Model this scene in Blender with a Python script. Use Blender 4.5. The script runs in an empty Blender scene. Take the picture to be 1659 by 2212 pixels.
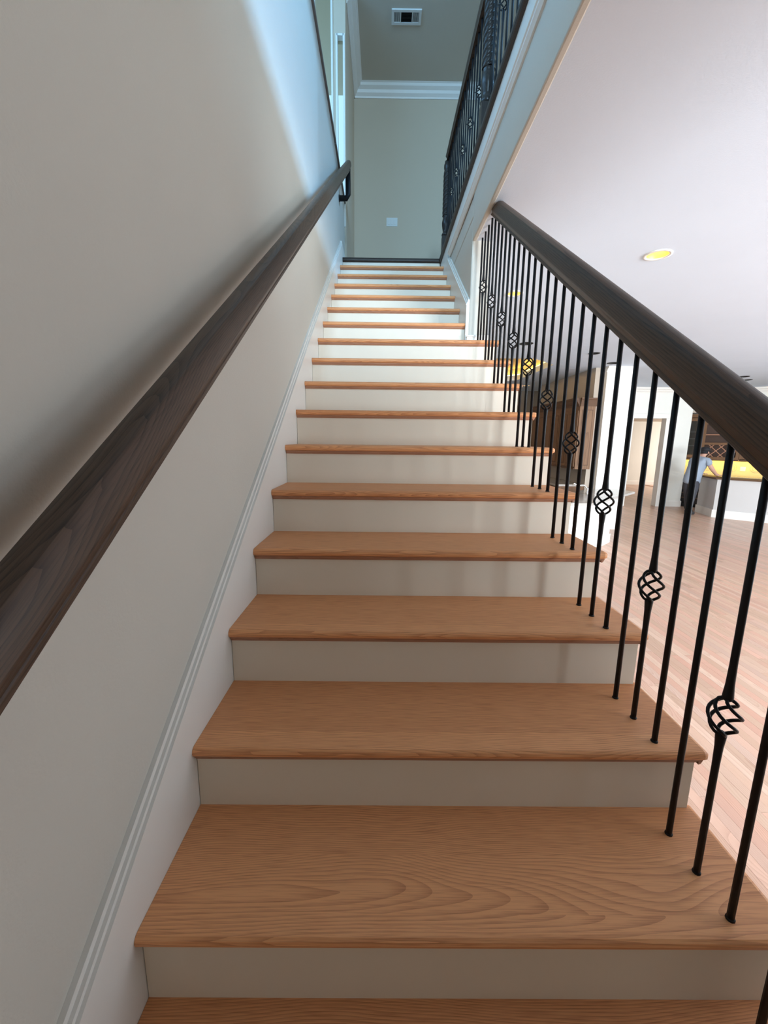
import bpy, bmesh, math, random
from mathutils import Vector, Matrix
random.seed(7)
scene = bpy.context.scene
C = scene.collection
pi = math.pi

# ------------------------------------------------------------------ camera
YAW, PITCH, ROLL, FPX = -0.0050619, -0.1801664, -0.0113833, 879.892
cam_d = bpy.data.cameras.new('camera'); cam = bpy.data.objects.new('camera', cam_d); C.objects.link(cam)
M = Matrix.Rotation(YAW, 3, 'Z') @ Matrix.Rotation(PITCH, 3, 'X') @ Matrix.Rotation(ROLL, 3, 'Y')
right, fwd, up = M.col[0], M.col[1], M.col[2]
mw = Matrix.Identity(4)
for i in range(3):
    mw[i][0] = right[i]; mw[i][1] = up[i]; mw[i][2] = -fwd[i]
mw.translation = Vector((0.46116, -0.34669, 1.11782))
cam.matrix_world = mw
cam_d.sensor_fit = 'VERTICAL'; cam_d.sensor_height = 36.0; cam_d.sensor_width = 27.0
cam_d.lens = FPX / 2212 * 36.0
cam_d.clip_start = 0.02; cam_d.clip_end = 100
scene.camera = cam

# ------------------------------------------------------------------ world, daylight, exposure
w = bpy.data.worlds.new('sky'); scene.world = w; w.use_nodes = True
bg = w.node_tree.nodes['Background']; bg.inputs[0].default_value = (0.50, 0.78, 0.92, 1); bg.inputs[1].default_value = 1.2
vs = scene.view_settings
vs.view_transform = 'Standard'; vs.look = 'None'; vs.gamma = 1.0; vs.use_curve_mapping = False; vs.exposure = 0.12

def area(name, loc, size, energy, color, direction, spread=180):
    l = bpy.data.lights.new(name, 'AREA'); l.shape = 'RECTANGLE'; l.size, l.size_y = size; l.energy = energy; l.color = color
    l.spread = math.radians(spread)
    o = bpy.data.objects.new(name, l); C.objects.link(o); o.location = loc
    o.rotation_euler = Vector(direction).to_track_quat('-Z', 'Y').to_euler()
    return o
# daylight behind the big windows of the living room, the upper hall and the loft, plus added fill lamps
area('daylight_living_room', (11.35, 3.2, 0.95), (6.4, 2.7), 200, (0.86, 0.94, 1.0), (-1, 0, 0.06))
area('daylight_entry', (7.0, -3.92, 1.2), (6.0, 2.2), 1350, (0.85, 0.94, 1.0), (0, 1, 0))
area('daylight_stairwell', (0.62, -3.92, 4.85), (1.0, 1.3), 190, (0.45, 0.75, 1.0), (0, 1, -0.35), 120)
area('daylight_upper_hall', (5.66, 0.5, 5.08), (3.2, 0.62), 190, (0.25, 0.58, 1.0), (-1, 0.05, -0.3), 100)
area('warm_riser_fill', (1.25, -3.92, 1.2), (1.5, 1.6), 7, (1.0, 0.58, 0.28), (0, 1, 0))  # added warm fill for the lower risers, not a known source
area('daylight_loft', (-1.55, 2.2, 5.25), (3.0, 1.1), 100, (0.22, 0.56, 1.0), (1, 0, 0))
area('hall_end_fill', (5.62, 5.5, 4.9), (1.4, 1.5), 12, (1.0, 0.86, 0.58), (-1, 0, 0))  # added warm-white fill to neutralise the blue on the hall end wall
area('far_room_fill', (13.85, 14.6, 0.7), (3.0, 1.8), 150, (1.0, 0.98, 0.92), (-1, 0, 0))  # added lamp to brighten the room beyond; the wall behind it is solid

# ------------------------------------------------------------------ measures
R_, G = 0.18, 0.266966           # riser height, tread run
SL = R_ / G
ZF, ZC = -0.72, 2.54             # lower floor, lower ceiling
ZU, ZUC = 17 * R_, 6.03          # upper floor, upper ceiling
XB = 1.165                       # baluster line
XE = 1.2816                      # open tread ends
XW = 1.10                        # stair wall face on the right

# ------------------------------------------------------------------ materials
def new_mat(name):
    m = bpy.data.materials.new(name); m.use_nodes = True
    nt = m.node_tree; b = nt.nodes['Principled BSDF']
    return m, nt, b
def N(nt, t, **kw):
    n = nt.nodes.new(t)
    for k, v in kw.items():
        if k.startswith('i_'):
            key = k[2:]
            n.inputs[int(key) if key.isdigit() else key.replace('_', ' ')].default_value = v
        else: setattr(n, k, v)
    return n
def paint(name, col, rough=0.6, bump=0.0, scale=260.0, var=0.03, spec=0.3):
    m, nt, b = new_mat(name)
    L = nt.links.new
    tc = N(nt, 'ShaderNodeTexCoord')
    no = N(nt, 'ShaderNodeTexNoise', i_Scale=1.7, i_Detail=3.0); L(tc.outputs['Object'], no.inputs['Vector'])
    mx = N(nt, 'ShaderNodeMix', data_type='RGBA')
    mx.inputs[6].default_value = tuple(c * (1 - var) for c in col) + (1,)
    mx.inputs[7].default_value = tuple(min(1, c * (1 + var)) for c in col) + (1,)
    L(no.outputs['Fac'], mx.inputs[0]); L(mx.outputs[2], b.inputs['Base Color'])
    b.inputs['Roughness'].default_value = rough; b.inputs['Specular IOR Level'].default_value = spec
    if bump:
        n2 = N(nt, 'ShaderNodeTexNoise', i_Scale=scale, i_Detail=2.0); L(tc.outputs['Object'], n2.inputs['Vector'])
        bp = N(nt, 'ShaderNodeBump', i_Strength=bump, i_Distance=0.002); L(n2.outputs['Fac'], bp.inputs['Height']); L(bp.outputs['Normal'], b.inputs['Normal'])
    return m
def metal(name, col, rough=0.4, metallic=0.0, spec=0.5):
    m, nt, b = new_mat(name)
    tc = N(nt, 'ShaderNodeTexCoord'); no = N(nt, 'ShaderNodeTexNoise', i_Scale=60.0); nt.links.new(tc.outputs['Object'], no.inputs['Vector'])
    mp = N(nt, 'ShaderNodeMapRange', i_3=rough * 0.85, i_4=min(1, rough * 1.15)); nt.links.new(no.outputs['Fac'], mp.inputs[0]); nt.links.new(mp.outputs[0], b.inputs['Roughness'])
    b.inputs['Base Color'].default_value = col + (1,); b.inputs['Metallic'].default_value = metallic; b.inputs['Specular IOR Level'].default_value = spec
    return m
def emit(name, col, strength):
    m, nt, b = new_mat(name)
    b.inputs['Base Color'].default_value = col + (1,); b.inputs['Emission Color'].default_value = col + (1,); b.inputs['Emission Strength'].default_value = strength
    return m
def wood(name, light, dark, along='X', ring=30.0, rough=0.45, pore=0.5, boards=0.0, island=False, tint=0.0, bump=0.15, pith=0.07, spec=0.4, warp=0.03, tiltk=0.10, tone=None):
    """flat-sawn grain: growth rings round a pith line that runs nearly along the board, plus fine pores"""
    m, nt, b = new_mat(name); L = nt.links.new
    tc = N(nt, 'ShaderNodeTexCoord'); oi = N(nt, 'ShaderNodeObjectInfo')
    sep = N(nt, 'ShaderNodeSeparateXYZ'); L(tc.outputs['Object'], sep.inputs[0])
    def math_(op, a, bb=None, c=None):
        n = N(nt, 'ShaderNodeMath', operation=op)
        for k, v in enumerate((a, bb, c)):
            if v is None: continue
            if isinstance(v, (int, float)): n.inputs[k].default_value = v
            else: L(v, n.inputs[k])
        return n.outputs[0]
    ax, ay, az = {'X': (0, 1, 2), 'Y': (1, 0, 2), 'Z': (2, 0, 1)}[along]
    x, y, z = sep.outputs[ax], sep.outputs[ay], sep.outputs[az]
    rnd = oi.outputs['Random']
    if island:
        ge = N(nt, 'ShaderNodeNewGeometry'); rnd = math_('FRACT', math_('ADD', math_('MULTIPLY', ge.outputs['Random Per Island'], 7.31), rnd))
    bidx = math_('MULTIPLY', rnd, 17.0)
    if boards:
        bi = math_('FLOOR', math_('DIVIDE', math_('ADD', y, math_('MULTIPLY', rnd, 0.1)), boards))
        bidx = math_('ADD', bidx, math_('MULTIPLY', bi, 3.37))
        h = math_('FRACT', math_('MULTIPLY', math_('SINE', math_('MULTIPLY', bidx, 12.9898)), 43.758))
    else: h = math_('FRACT', math_('MULTIPLY', math_('SINE', math_('MULTIPLY', bidx, 12.9898)), 43.758))
    h2 = math_('FRACT', math_('MULTIPLY', h, 7.77))
    # low-frequency warp
    cmb = N(nt, 'ShaderNodeCombineXYZ'); L(math_('ADD', math_('MULTIPLY', x, 1.1), math_('MULTIPLY', h, 31.0)), cmb.inputs[0]); L(math_('ADD', math_('MULTIPLY', y, 3.0), math_('MULTIPLY', h2, 19.0)), cmb.inputs[1]); L(math_('MULTIPLY', z, 5.0), cmb.inputs[2])
    nz = N(nt, 'ShaderNodeTexNoise', i_Scale=1.5, i_Detail=1.5, i_Roughness=0.4); L(cmb.outputs[0], nz.inputs['Vector'])
    wp = math_('MULTIPLY', math_('SUBTRACT', nz.outputs['Fac'], 0.5), warp * 4)
    yy = math_('ADD', math_('ADD', y, math_('MULTIPLY', math_('SUBTRACT', h, 0.5), 0.16)), wp)
    tilt = math_('MULTIPLY', math_('SUBTRACT', h2, 0.5), tiltk)
    zz = math_('ADD', math_('ADD', z, pith), math_('ADD', math_('MULTIPLY', x, tilt), math_('MULTIPLY', wp, 0.6)))
    rad = math_('SQRT', math_('ADD', math_('MULTIPLY', yy, yy), math_('MULTIPLY', zz, zz)))
    ph = math_('FRACT', math_('MULTIPLY', rad, ring * 5))
    tri = math_('POWER', ph, 2.2)                       # soft early wood, sharp late-wood line
    ringv = math_('MULTIPLY', tri, math_('LESS_THAN', ph, 0.985))
    # pores
    cm2 = N(nt, 'ShaderNodeCombineXYZ'); L(math_('ADD', math_('MULTIPLY', x, 14.0), math_('MULTIPLY', h, 50.0)), cm2.inputs[0]); L(math_('MULTIPLY', y, 420.0), cm2.inputs[1]); L(math_('MULTIPLY', z, 420.0), cm2.inputs[2])
    np_ = N(nt, 'ShaderNodeTexNoise', i_Scale=1.0, i_Detail=2.0); L(cm2.outputs[0], np_.inputs['Vector'])
    pr = N(nt, 'ShaderNodeMapRange', i_1=0.45, i_2=0.72, i_3=0.0, i_4=1.0); L(np_.outputs['Fac'], pr.inputs[0])
    fac = math_('ADD', math_('MULTIPLY', ringv, 0.62), math_('MULTIPLY', pr.outputs[0], pore * 0.55))
    fac = math_('ADD', fac, math_('MULTIPLY', math_('SUBTRACT', h, 0.5), tint))
    mx = N(nt, 'ShaderNodeMix', data_type='RGBA', clamp_factor=True)
    mx.inputs[6].default_value = light + (1,); mx.inputs[7].default_value = dark + (1,); L(fac, mx.inputs[0])
    colout = mx.outputs[2]
    if tone:
        m3 = N(nt, 'ShaderNodeMix', data_type='RGBA', blend_type='MULTIPLY', clamp_factor=True); m3.inputs[0].default_value = 1.0
        rp = N(nt, 'ShaderNodeValToRGB'); el = rp.color_ramp.elements; el[0].color = tone[0] + (1,); el[1].color = tone[-1] + (1,)
        for k in range(1, len(tone) - 1):
            e_ = el.new(k / (len(tone) - 1)); e_.color = tone[k] + (1,)
        L(math_('FRACT', math_('MULTIPLY', h, 13.13)), rp.inputs[0]); L(colout, m3.inputs[6]); L(rp.outputs[0], m3.inputs[7]); colout = m3.outputs[2]
    L(colout, b.inputs['Base Color'])
    b.inputs['Roughness'].default_value = rough; b.inputs['Specular IOR Level'].default_value = spec
    bp = N(nt, 'ShaderNodeBump', i_Strength=bump, i_Distance=0.0006, invert=True); L(fac, bp.inputs['Height']); L(bp.outputs['Normal'], b.inputs['Normal'])
    return m
def glass(name, tintc=(1, 1, 1), refl=0.12, rough=0.02):
    m, nt, b = new_mat(name); L = nt.links.new
    tr = N(nt, 'ShaderNodeBsdfTransparent'); tr.inputs[0].default_value = tintc + (1,)
    gl = N(nt, 'ShaderNodeBsdfGlossy', i_Roughness=rough)
    ms = N(nt, 'ShaderNodeMixShader', i_0=refl); L(tr.outputs[0], ms.inputs[1]); L(gl.outputs[0], ms.inputs[2])
    L(ms.outputs[0], nt.nodes['Material Output'].inputs[0])
    return m

MT = {}
MT['wall'] = paint('greige_wall_paint', (0.60, 0.57, 0.51), 0.7, 0.25, 170.0)
MT['barwall'] = paint('warm_grey_bar_paint', (0.58, 0.56, 0.55), 0.5)
MT['hall'] = paint('green_grey_wall_paint', (0.60, 0.50, 0.385), 0.7, 0.12, 170.0)
MT['farwall'] = paint('pale_far_wall_paint', (0.80, 0.79, 0.74), 0.7)
MT['white'] = paint('white_trim_paint', (0.82, 0.79, 0.745), 0.38, 0.0, var=0.015, spec=0.4)
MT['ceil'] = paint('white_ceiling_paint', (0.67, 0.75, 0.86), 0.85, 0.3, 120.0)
MT['ceilup'] = paint('grey_ceiling_paint', (0.62, 0.57, 0.49), 0.85, 0.2, 120.0)
MT['taupe'] = paint('taupe_kitchen_paint', (0.48, 0.41, 0.34), 0.7)
MT['riser'] = paint('cream_riser_paint', (0.80, 0.715, 0.60), 0.5, 0.0, var=0.03, spec=0.3)
MT['oak'] = wood('red_oak_tread', (0.84, 0.395, 0.175), (0.46, 0.165, 0.065), 'X', 42.0, 0.5, 0.85, boards=0.118, tint=0.22, pith=0.05)
MT['oakdark'] = wood('oak_molding', (0.44, 0.215, 0.13), (0.30, 0.135, 0.08), 'X', 26.0, 0.5, 0.4)
MT['plank'] = wood('red_oak_floor', (0.61, 0.43, 0.34), (0.44, 0.265, 0.195), 'Y', 24.0, 0.33, 0.35, island=True, tint=0.55, bump=0.05, spec=0.5, tone=[(1, 1, 1), (1.08, 0.90, 0.84), (1.12, 1.10, 1.06), (0.86, 0.78, 0.70), (1.06, 1.0, 0.92), (1.0, 0.86, 0.82)])
MT['dark'] = wood('dark_walnut_rail', (0.098, 0.060, 0.040), (0.026, 0.015, 0.010), 'Y', 44.0, 0.42, 0.8, bump=0.2, pith=0.09, spec=0.3, warp=0.035, tiltk=0.05)
MT['darkfloor'] = wood('dark_stained_nosing', (0.040, 0.026, 0.02), (0.018, 0.012, 0.01), 'X', 26.0, 0.4, 0.4)
MT['cap'] = paint('grey_brown_cap', (0.22, 0.20, 0.19), 0.5)
MT['newel'] = wood('espresso_newel', (0.035, 0.026, 0.022), (0.016, 0.012, 0.010), 'Z', 26.0, 0.30, 0.3, bump=0.05, spec=0.18)
MT['iron'] = metal('black_wrought_iron', (0.013, 0.012, 0.013), 0.45, 0.0, 0.18)
MT['cab'] = wood('brown_cabinet_wood', (0.21, 0.115, 0.062), (0.105, 0.052, 0.027), 'Z', 22.0, 0.5, 0.4, tint=0.2, spec=0.2)
MT['cabline'] = wood('cabinet_moulding_wood', (0.13, 0.068, 0.038), (0.065, 0.033, 0.018), 'Y', 22.0, 0.5, 0.4, spec=0.2)
MT['granite'] = paint('grey_granite', (0.36, 0.33, 0.30), 0.15, var=0.25, spec=0.6)
MT['chrome'] = metal('brushed_chrome', (0.75, 0.74, 0.72), 0.2, 1.0)
MT['blackglass'] = metal('black_fridge_glass', (0.02, 0.02, 0.022), 0.12, 0.0, 0.6)
MT['dkmetal'] = metal('dark_recess', (0.012, 0.012, 0.012), 0.6)
MT['splash'] = paint('tan_tile_backsplash', (0.62, 0.52, 0.30), 0.4, var=0.08)
MT['plate'] = paint('white_plastic_plate', (0.74, 0.75, 0.74), 0.35, var=0.0)
MT['interior'] = paint('dark_cabinet_interior', (0.10, 0.062, 0.048), 0.6)
MT['lamp'] = emit('warm_lamp', (1.0, 0.82, 0.45), 7.0)
MT['baffle'] = metal('gold_reflector', (0.93, 0.70, 0.26), 0.45, 0.6)
MT['cove'] = emit('amber_rope_light', (1.0, 0.62, 0.12), 26.0)
MT['glass'] = glass('window_glass', (0.92, 0.98, 0.98), 0.05)
MT['cabglass'] = glass('cabinet_glass', (0.55, 0.55, 0.56), 0.12, 0.1)
MT['shirt'] = paint('grey_blue_shirt_cloth', (0.30, 0.35, 0.43), 0.9, 0.3, 300.0, var=0.15)
MT['pants'] = paint('charcoal_trouser_cloth', (0.055, 0.055, 0.065), 0.9)
MT['skin'] = paint('skin', (0.58, 0.33, 0.25), 0.55)
MT['hair'] = paint('black_cap_and_hair', (0.018, 0.017, 0.02), 0.7)
MT['shoe'] = paint('dark_shoe', (0.05, 0.045, 0.045), 0.5)

# ------------------------------------------------------------------ mesh helpers
class MB:
    def __init__(self): self.v = []; self.f = []; self.sm = []
    def add(self, vs_, fs, smooth=False):
        o = len(self.v); self.v += [tuple(p) for p in vs_]
        for f in fs: self.f.append(tuple(i + o for i in f)); self.sm.append(smooth)
        return self
    def box(self, a, b):
        x0, y0, z0 = a; x1, y1, z1 = b
        if x0 > x1: x0, x1 = x1, x0
        if y0 > y1: y0, y1 = y1, y0
        if z0 > z1: z0, z1 = z1, z0
        return self.add([(x0,y0,z0),(x1,y0,z0),(x1,y1,z0),(x0,y1,z0),(x0,y0,z1),(x1,y0,z1),(x1,y1,z1),(x0,y1,z1)],
            [(0,3,2,1),(4,5,6,7),(0,1,5,4),(1,2,6,5),(2,3,7,6),(3,0,4,7)])
    def prism(self, poly, vec, smooth=False, cap=True):
        """poly: list of 3D points (closed outline), swept by vec"""
        n = len(poly); V = Vector(vec); ps = [Vector(p) for p in poly]
        vs_ = [tuple(p) for p in ps] + [tuple(p + V) for p in ps]
        fs = [(i, (i + 1) % n, n + (i + 1) % n, n + i) for i in range(n)]
        self.add(vs_, fs, smooth)
        if cap: self.add(vs_, [tuple(range(n))[::-1], tuple(range(n, 2 * n))])
        return self
    def tube(self, path, r, seg=8, smooth=True, caps=True):
        rs = r if isinstance(r, (list, tuple)) else [r] * len(path)
        P = [Vector(p) for p in path]; rings = []
        prev = None
        for i, p in enumerate(P):
            t = (P[min(i + 1, len(P) - 1)] - P[max(i - 1, 0)]).normalized()
            if prev is None:
                a = Vector((0, 0, 1)) if abs(t.z) < 0.9 else Vector((1, 0, 0)); n = t.cross(a).normalized()
            else: n = (prev - t * prev.dot(t)).normalized()
            prev = n; b_ = t.cross(n)
            rings.append([p + (n * math.cos(k * 2 * pi / seg) + b_ * math.sin(k * 2 * pi / seg)) * rs[i] for k in range(seg)])
        vs_ = [q for r_ in rings for q in r_]; fs = []
        for i in range(len(P) - 1):
            for k in range(seg):
                fs.append((i*seg+k, i*seg+(k+1)%seg, (i+1)*seg+(k+1)%seg, (i+1)*seg+k))
        self.add(vs_, fs, smooth)
        if caps: self.add(vs_, [tuple(range(seg))[::-1], tuple(range((len(P)-1)*seg, len(P)*seg))])
        return self
    def lathe(self, prof, c=(0, 0, 0), seg=24, smooth=True, fn=None):
        """prof: (radius, z) list; fn(theta, z, r) may reshape"""
        vs_ = []
        for r, z in prof:
            for k in range(seg):
                th = 2 * pi * k / seg; rr = fn(th, z, r) if fn else r
                vs_.append((c[0] + rr * math.cos(th), c[1] + rr * math.sin(th), c[2] + z))
        fs = [(i*seg+k, i*seg+(k+1)%seg, (i+1)*seg+(k+1)%seg, (i+1)*seg+k) for i in range(len(prof)-1) for k in range(seg)]
        self.add(vs_, fs, smooth); n = len(prof)
        self.add(vs_, [tuple(range(seg))[::-1], tuple(range((n-1)*seg, n*seg))])
        return self
    def build(self, name, mat, parent=None, origin=None, local=False, bevel=0.0, bseg=2, pitch=0.0, sharp=0.0):
        me = bpy.data.meshes.new(name)
        vv = [Vector(p) for p in self.v]
        o = bpy.data.objects.new(name, me); C.objects.link(o)
        if parent is not None:
            o.parent = parent
            if not local:
                inv = PM[parent.name].inverted(); vv = [inv @ p for p in vv]
        if origin is not None:
            og = Vector(origin)
            if parent is not None and not local: og = PM[parent.name].inverted() @ og
            vv = [p - og for p in vv]; o.location = og
            if pitch:
                ri = Matrix.Rotation(-pitch, 3, 'X'); vv = [ri @ p for p in vv]; o.rotation_euler = (pitch, 0, 0)
        PM[o.name] = (PM[parent.name] if parent is not None else Matrix.Identity(4)) @ Matrix.Translation(o.location)
        me.from_pydata([tuple(p) for p in vv], [], self.f)
        me.polygons.foreach_set('use_smooth', self.sm)
        me.materials.append(MT[mat] if isinstance(mat, str) else mat)
        bm = bmesh.new(); bm.from_mesh(me)
        bmesh.ops.remove_doubles(bm, verts=bm.verts, dist=1e-5)
        bmesh.ops.recalc_face_normals(bm, faces=bm.faces)
        bm.to_mesh(me); bm.free()
        if sharp:
            me.polygons.foreach_set('use_smooth', [True] * len(me.polygons)); me.set_sharp_from_angle(angle=math.radians(sharp))
        if bevel:
            md = o.modifiers.new('bevel', 'BEVEL'); md.width = bevel; md.segments = bseg; md.limit_method = 'ANGLE'; md.angle_limit = math.radians(40)
        return o
PM = {}
def tag(o, label=None, cat=None, group=None, kind=None):
    if label: o['label'] = label
    if cat: o['category'] = cat
    if group: o['group'] = group
    if kind: o['kind'] = kind
    return o
def thing(name, loc, label, cat, group=None, rz=0.0):
    e = bpy.data.objects.new(name, None); C.objects.link(e); e.location = loc; e.rotation_euler = (0, 0, rz); e.empty_display_size = 0.1
    PM[e.name] = Matrix.Translation(Vector(loc)) @ Matrix.Rotation(rz, 4, 'Z')
    return tag(e, label, cat, group)
def struct(name, mb, mat, parent=None, **kw):
    o = mb.build(name, mat, parent, **kw)
    if parent is None: o['kind'] = 'structure'
    return o
def copy_of(o, parent, loc):
    c = o.copy(); C.objects.link(c); c.parent = parent; c.location = loc
    PM[c.name] = (PM[parent.name] if parent is not None else Matrix.Identity(4)) @ Matrix.Translation(Vector(loc))
    return c

# ================================================================== THE SETTING
# ---- lower floor with strip planks (each plank in the near field an object)
fl = struct('floor', MB().box((-0.3, -4.0, ZF - 0.2), (11.6, 17.6, ZF - 0.018)), 'plank')
tag(fl, 'pale red oak strip floor of the room beyond the stair railing')
PW = 0.0605
unit = None; rest = MB(); cands = []
x = 1.30; row = 0
while x < 11.3:
    rr = random.Random(row * 131 + 5)
    y = -1.5 - rr.random() * 1.2
    while y < 16.9:
        ln = rr.choice((0.42, 0.55, 0.7, 0.85, 1.0, 1.2, 1.45)) * (0.9 + 0.2 * rr.random())
        cands.append((x, y, min(ln, 17.0 - y))); y += ln
    x += PW; row += 1
def vis_key(c):
    x, y, ln = c; yc = y + ln / 2 + 0.35; dx = x - 0.46
    if yc < 0.3: return 99
    # inside the wedge the photograph shows between stair edge and right frame edge
    if dx / yc > 1.02 or y > 9 : return 50 + yc
    t = 1.30
    return math.hypot(dx, yc)
cands.sort(key=vis_key)
um = MB().box((0.0004, 0.0004, -0.018), (PW - 0.0006, 1.0, 0.0)); pl0 = None
def ok_plank(x, y, ln):   # not under the peninsula's foot print, still fine if it is
    return True
near = [c for c in cands if vis_key(c) < 50][:296]
ns = set(near)
for (x, y, ln) in near:
    dz = -random.random() * 0.0005
    if pl0 is None:
        pl0 = um.build('plank', 'plank', fl); o = pl0; o.location = (x, y, ZF + dz)
    else: o = copy_of(pl0, fl, (x, y, ZF + dz))
    o.scale = (1, ln - 0.001, 1)
for c in cands:
    if c in ns: continue
    x, y, ln = c; dz = -random.random() * 0.0005
    rest.box((x + .0004, y, ZF - 0.018), (x + PW - .0006, y + ln - .001, ZF + dz))
ro = rest.build('plank_field', 'plank', fl); ro['kind'] = 'stuff'

# ---- left stair wall (knee wall at the top with a cap), lower part full
wl = MB().box((-0.16, -4.0, ZF), (-0.02, 5.05, 3.83)).box((-0.16, -4.0, 3.83), (-0.02, 0.2, ZUC))
struct('wall_left', wl, 'wall')
struct('trim_1', MB().box((-0.175, 0.2, 3.83), (-0.004, 4.035, 3.852)).box((-0.175, 4.045, 3.83), (-0.004, 5.04, 3.852)), 'cap', bevel=0.003)
# ---- loft beyond the knee wall with tall narrow windows
lw = MB()
lw.box((-1.6, 5.05, 2.9), (-0.34, 5.15, ZUC)).box((-0.155, 5.05, 2.9), (-0.095, 5.15, ZUC)).box((-0.34, 5.05, 2.9), (-0.095, 5.15, 3.6)).box((-0.34, 5.05, 5.95), (-0.155, 5.15, ZUC))
lw.box((-0.095, 5.05, 5.50), (0.0, 5.15, ZUC)).box((-0.095, 5.05, 2.9), (0.0, 5.15, 3.6)).box((-0.022, 5.05, 3.6), (0.0, 5.15, 5.5))
struct('wall_loft', lw, 'hall')
for n, (x0, x1, z0, z1) in enumerate(((-0.34, -0.155, 3.6, 5.95), (-0.095, -0.022, 3.6, 5.50))):
    f = MB(); t = 0.014
    f.box((x0 - t, 5.035, z0 - t), (x0 + 0.006, 5.10, z1 + t)).box((x1 - 0.006, 5.035, z0 - t), (x1 + t, 5.10, z1 + t)).box((x0, 5.035, z1 - 0.006), (x1, 5.10, z1 + t)).box((x0, 5.035, z0 - t), (x1, 5.10, z0 + 0.006))
    wo = struct('window_%d' % (n + 1), f, 'white')
    MB().box((x0 + 0.004, 5.108, z0), (x1 - 0.004, 5.114, z1)).build('pane', 'glass', wo)
struct('wall_loft_side', MB().box((-1.7, -4.0, 2.9), (-1.6, 0.6, ZUC)).box((-1.7, 3.8, 2.9), (-1.6, 5.15, ZUC)).box((-1.7, 0.6, 2.9), (-1.6, 3.8, 4.6)).box((-1.7, 0.6, 5.9), (-1.6, 3.8, ZUC)), 'hall')
struct('floor_loft', MB().box((-1.6, -4.0, 2.8), (-0.16, 5.05, ZU)), 'darkfloor')
# ---- upper hall
struct('wall_hall_left', MB().box((-0.018, 5.15, ZU), (0.0, 6.45, ZUC)), 'hall')
struct('wall_hall_end', MB().box((-0.12, 6.45, 2.6), (5.9, 6.6, ZUC)), 'hall')
struct('ceiling_upper', MB().box((-3.1, -4.1, ZUC), (5.9, 6.6, ZUC + 0.1)), 'ceilup')
ur = MB().box((5.7, -4.0, ZU), (5.85, -0.9, ZUC)).box((5.7, 3.7, ZU), (5.85, 4.75, ZUC)).box((5.7, 6.25, ZU), (5.85, 6.45, ZUC)).box((5.7, 4.75, ZU), (5.85, 6.25, 4.15)).box((5.7, 4.75, 5.85), (5.85, 6.25, ZUC)).box((5.7, -0.9, ZU), (5.85, 3.7, 4.7)).box((5.7, -0.9, 5.45), (5.85, 3.7, ZUC))  # opening nearest the hall end is made up for the added fill
struct('wall_hall_right', ur, 'hall')
wf = MB()
for yy in (-0.9, 0.6, 2.15, 3.64): wf.box((5.70, yy, 4.7), (5.78, yy + 0.06, 5.45))
wf.box((5.70, -0.9, 4.7), (5.78, 3.7, 4.74)).box((5.70, -0.9, 5.41), (5.78, 3.7, 5.45))
w3 = struct('window_3', wf, 'white'); MB().box((5.80, -0.9, 4.7), (5.806, 3.7, 5.45)).build('pane', 'glass', w3)
struct('wall_entry', MB().box((-3.1, -4.1, ZF), (0.5, -4.0, ZUC)).box((2.0, -4.1, ZF), (4.0, -4.0, ZUC)).box((0.5, -4.1, 2.0), (2.0, -4.0, 4.15)).box((0.5, -4.1, 5.55), (2.0, -4.0, ZUC)).box((0.5, -4.1, 4.15), (0.52, -4.0, 5.55)).box((1.2, -4.1, 4.15), (2.0, -4.0, 5.55)).box((0.5, -4.1, ZF), (2.0, -4.0, 0.4)).box((10.0, -4.1, ZF), (11.6, -4.0, ZUC)).box((4.0, -4.1, 2.3), (10.0, -4.0, ZUC)).box((4.0, -4.1, ZF), (10.0, -4.0, 0.1)), 'wall')  # low opening in the foyer is made up for the warm fill
# upper floor slab: right of the stairwell and the landing beyond the top step
us = MB().box((XW + 0.03, -4.0, ZC + 0.16), (5.9, 17 * G, ZU - 0.01)).box((0.0, 17 * G + 0.03, ZC + 0.16), (5.9, 6.45, ZU - 0.01)).box((-0.02, -4.0, ZC), (XW, -0.45, ZU - 0.01))  # last box: unseen slab over the foyer, added to shade the lower steps
struct('floor_upper', us, 'darkfloor')
# crown moulding of the upper hall
def crown_prof(s=1.0, flip=1):
    return [(0, 0), (0.012*s, 0), (0.018*s, 0.018*s), (0.045*s, 0.045*s), (0.058*s, 0.075*s), (0.095*s, 0.10*s), (0.10*s, 0.13*s), (0.12*s, 0.14*s), (0, 0.14*s)]
cp = crown_prof()
struct('trim_2', MB().prism([(0.0, 6.45 - a, ZUC - 0.14 + b) for a, b in cp], (5.7, 0, 0)), 'white')
struct('trim_3', MB().prism([(0.0 + a, 5.15, ZUC - 0.14 + b) for a, b in cp], (0, 1.3, 0)), 'white')
# ---- stair wall on the right, from the end of the open railing up, and the fascia over it
YWE = 2.93
sw = MB().prism([(XW, YWE, ZF), (XW, 12.4, ZF), (XW, 12.4, 2.70), (XW, YWE, 2.70)], (0.145, 0, 0))
struct('wall_stair', sw, 'wall', bevel=0.012)
fa = MB().box((XW, -4.0, ZC - 0.003), (XW + 0.034, YWE, 2.89)).box((XW, YWE, 2.70), (XW + 0.03, 17 * G, 2.89))
struct('wall_fascia', fa, 'wall', bevel=0.008)
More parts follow.
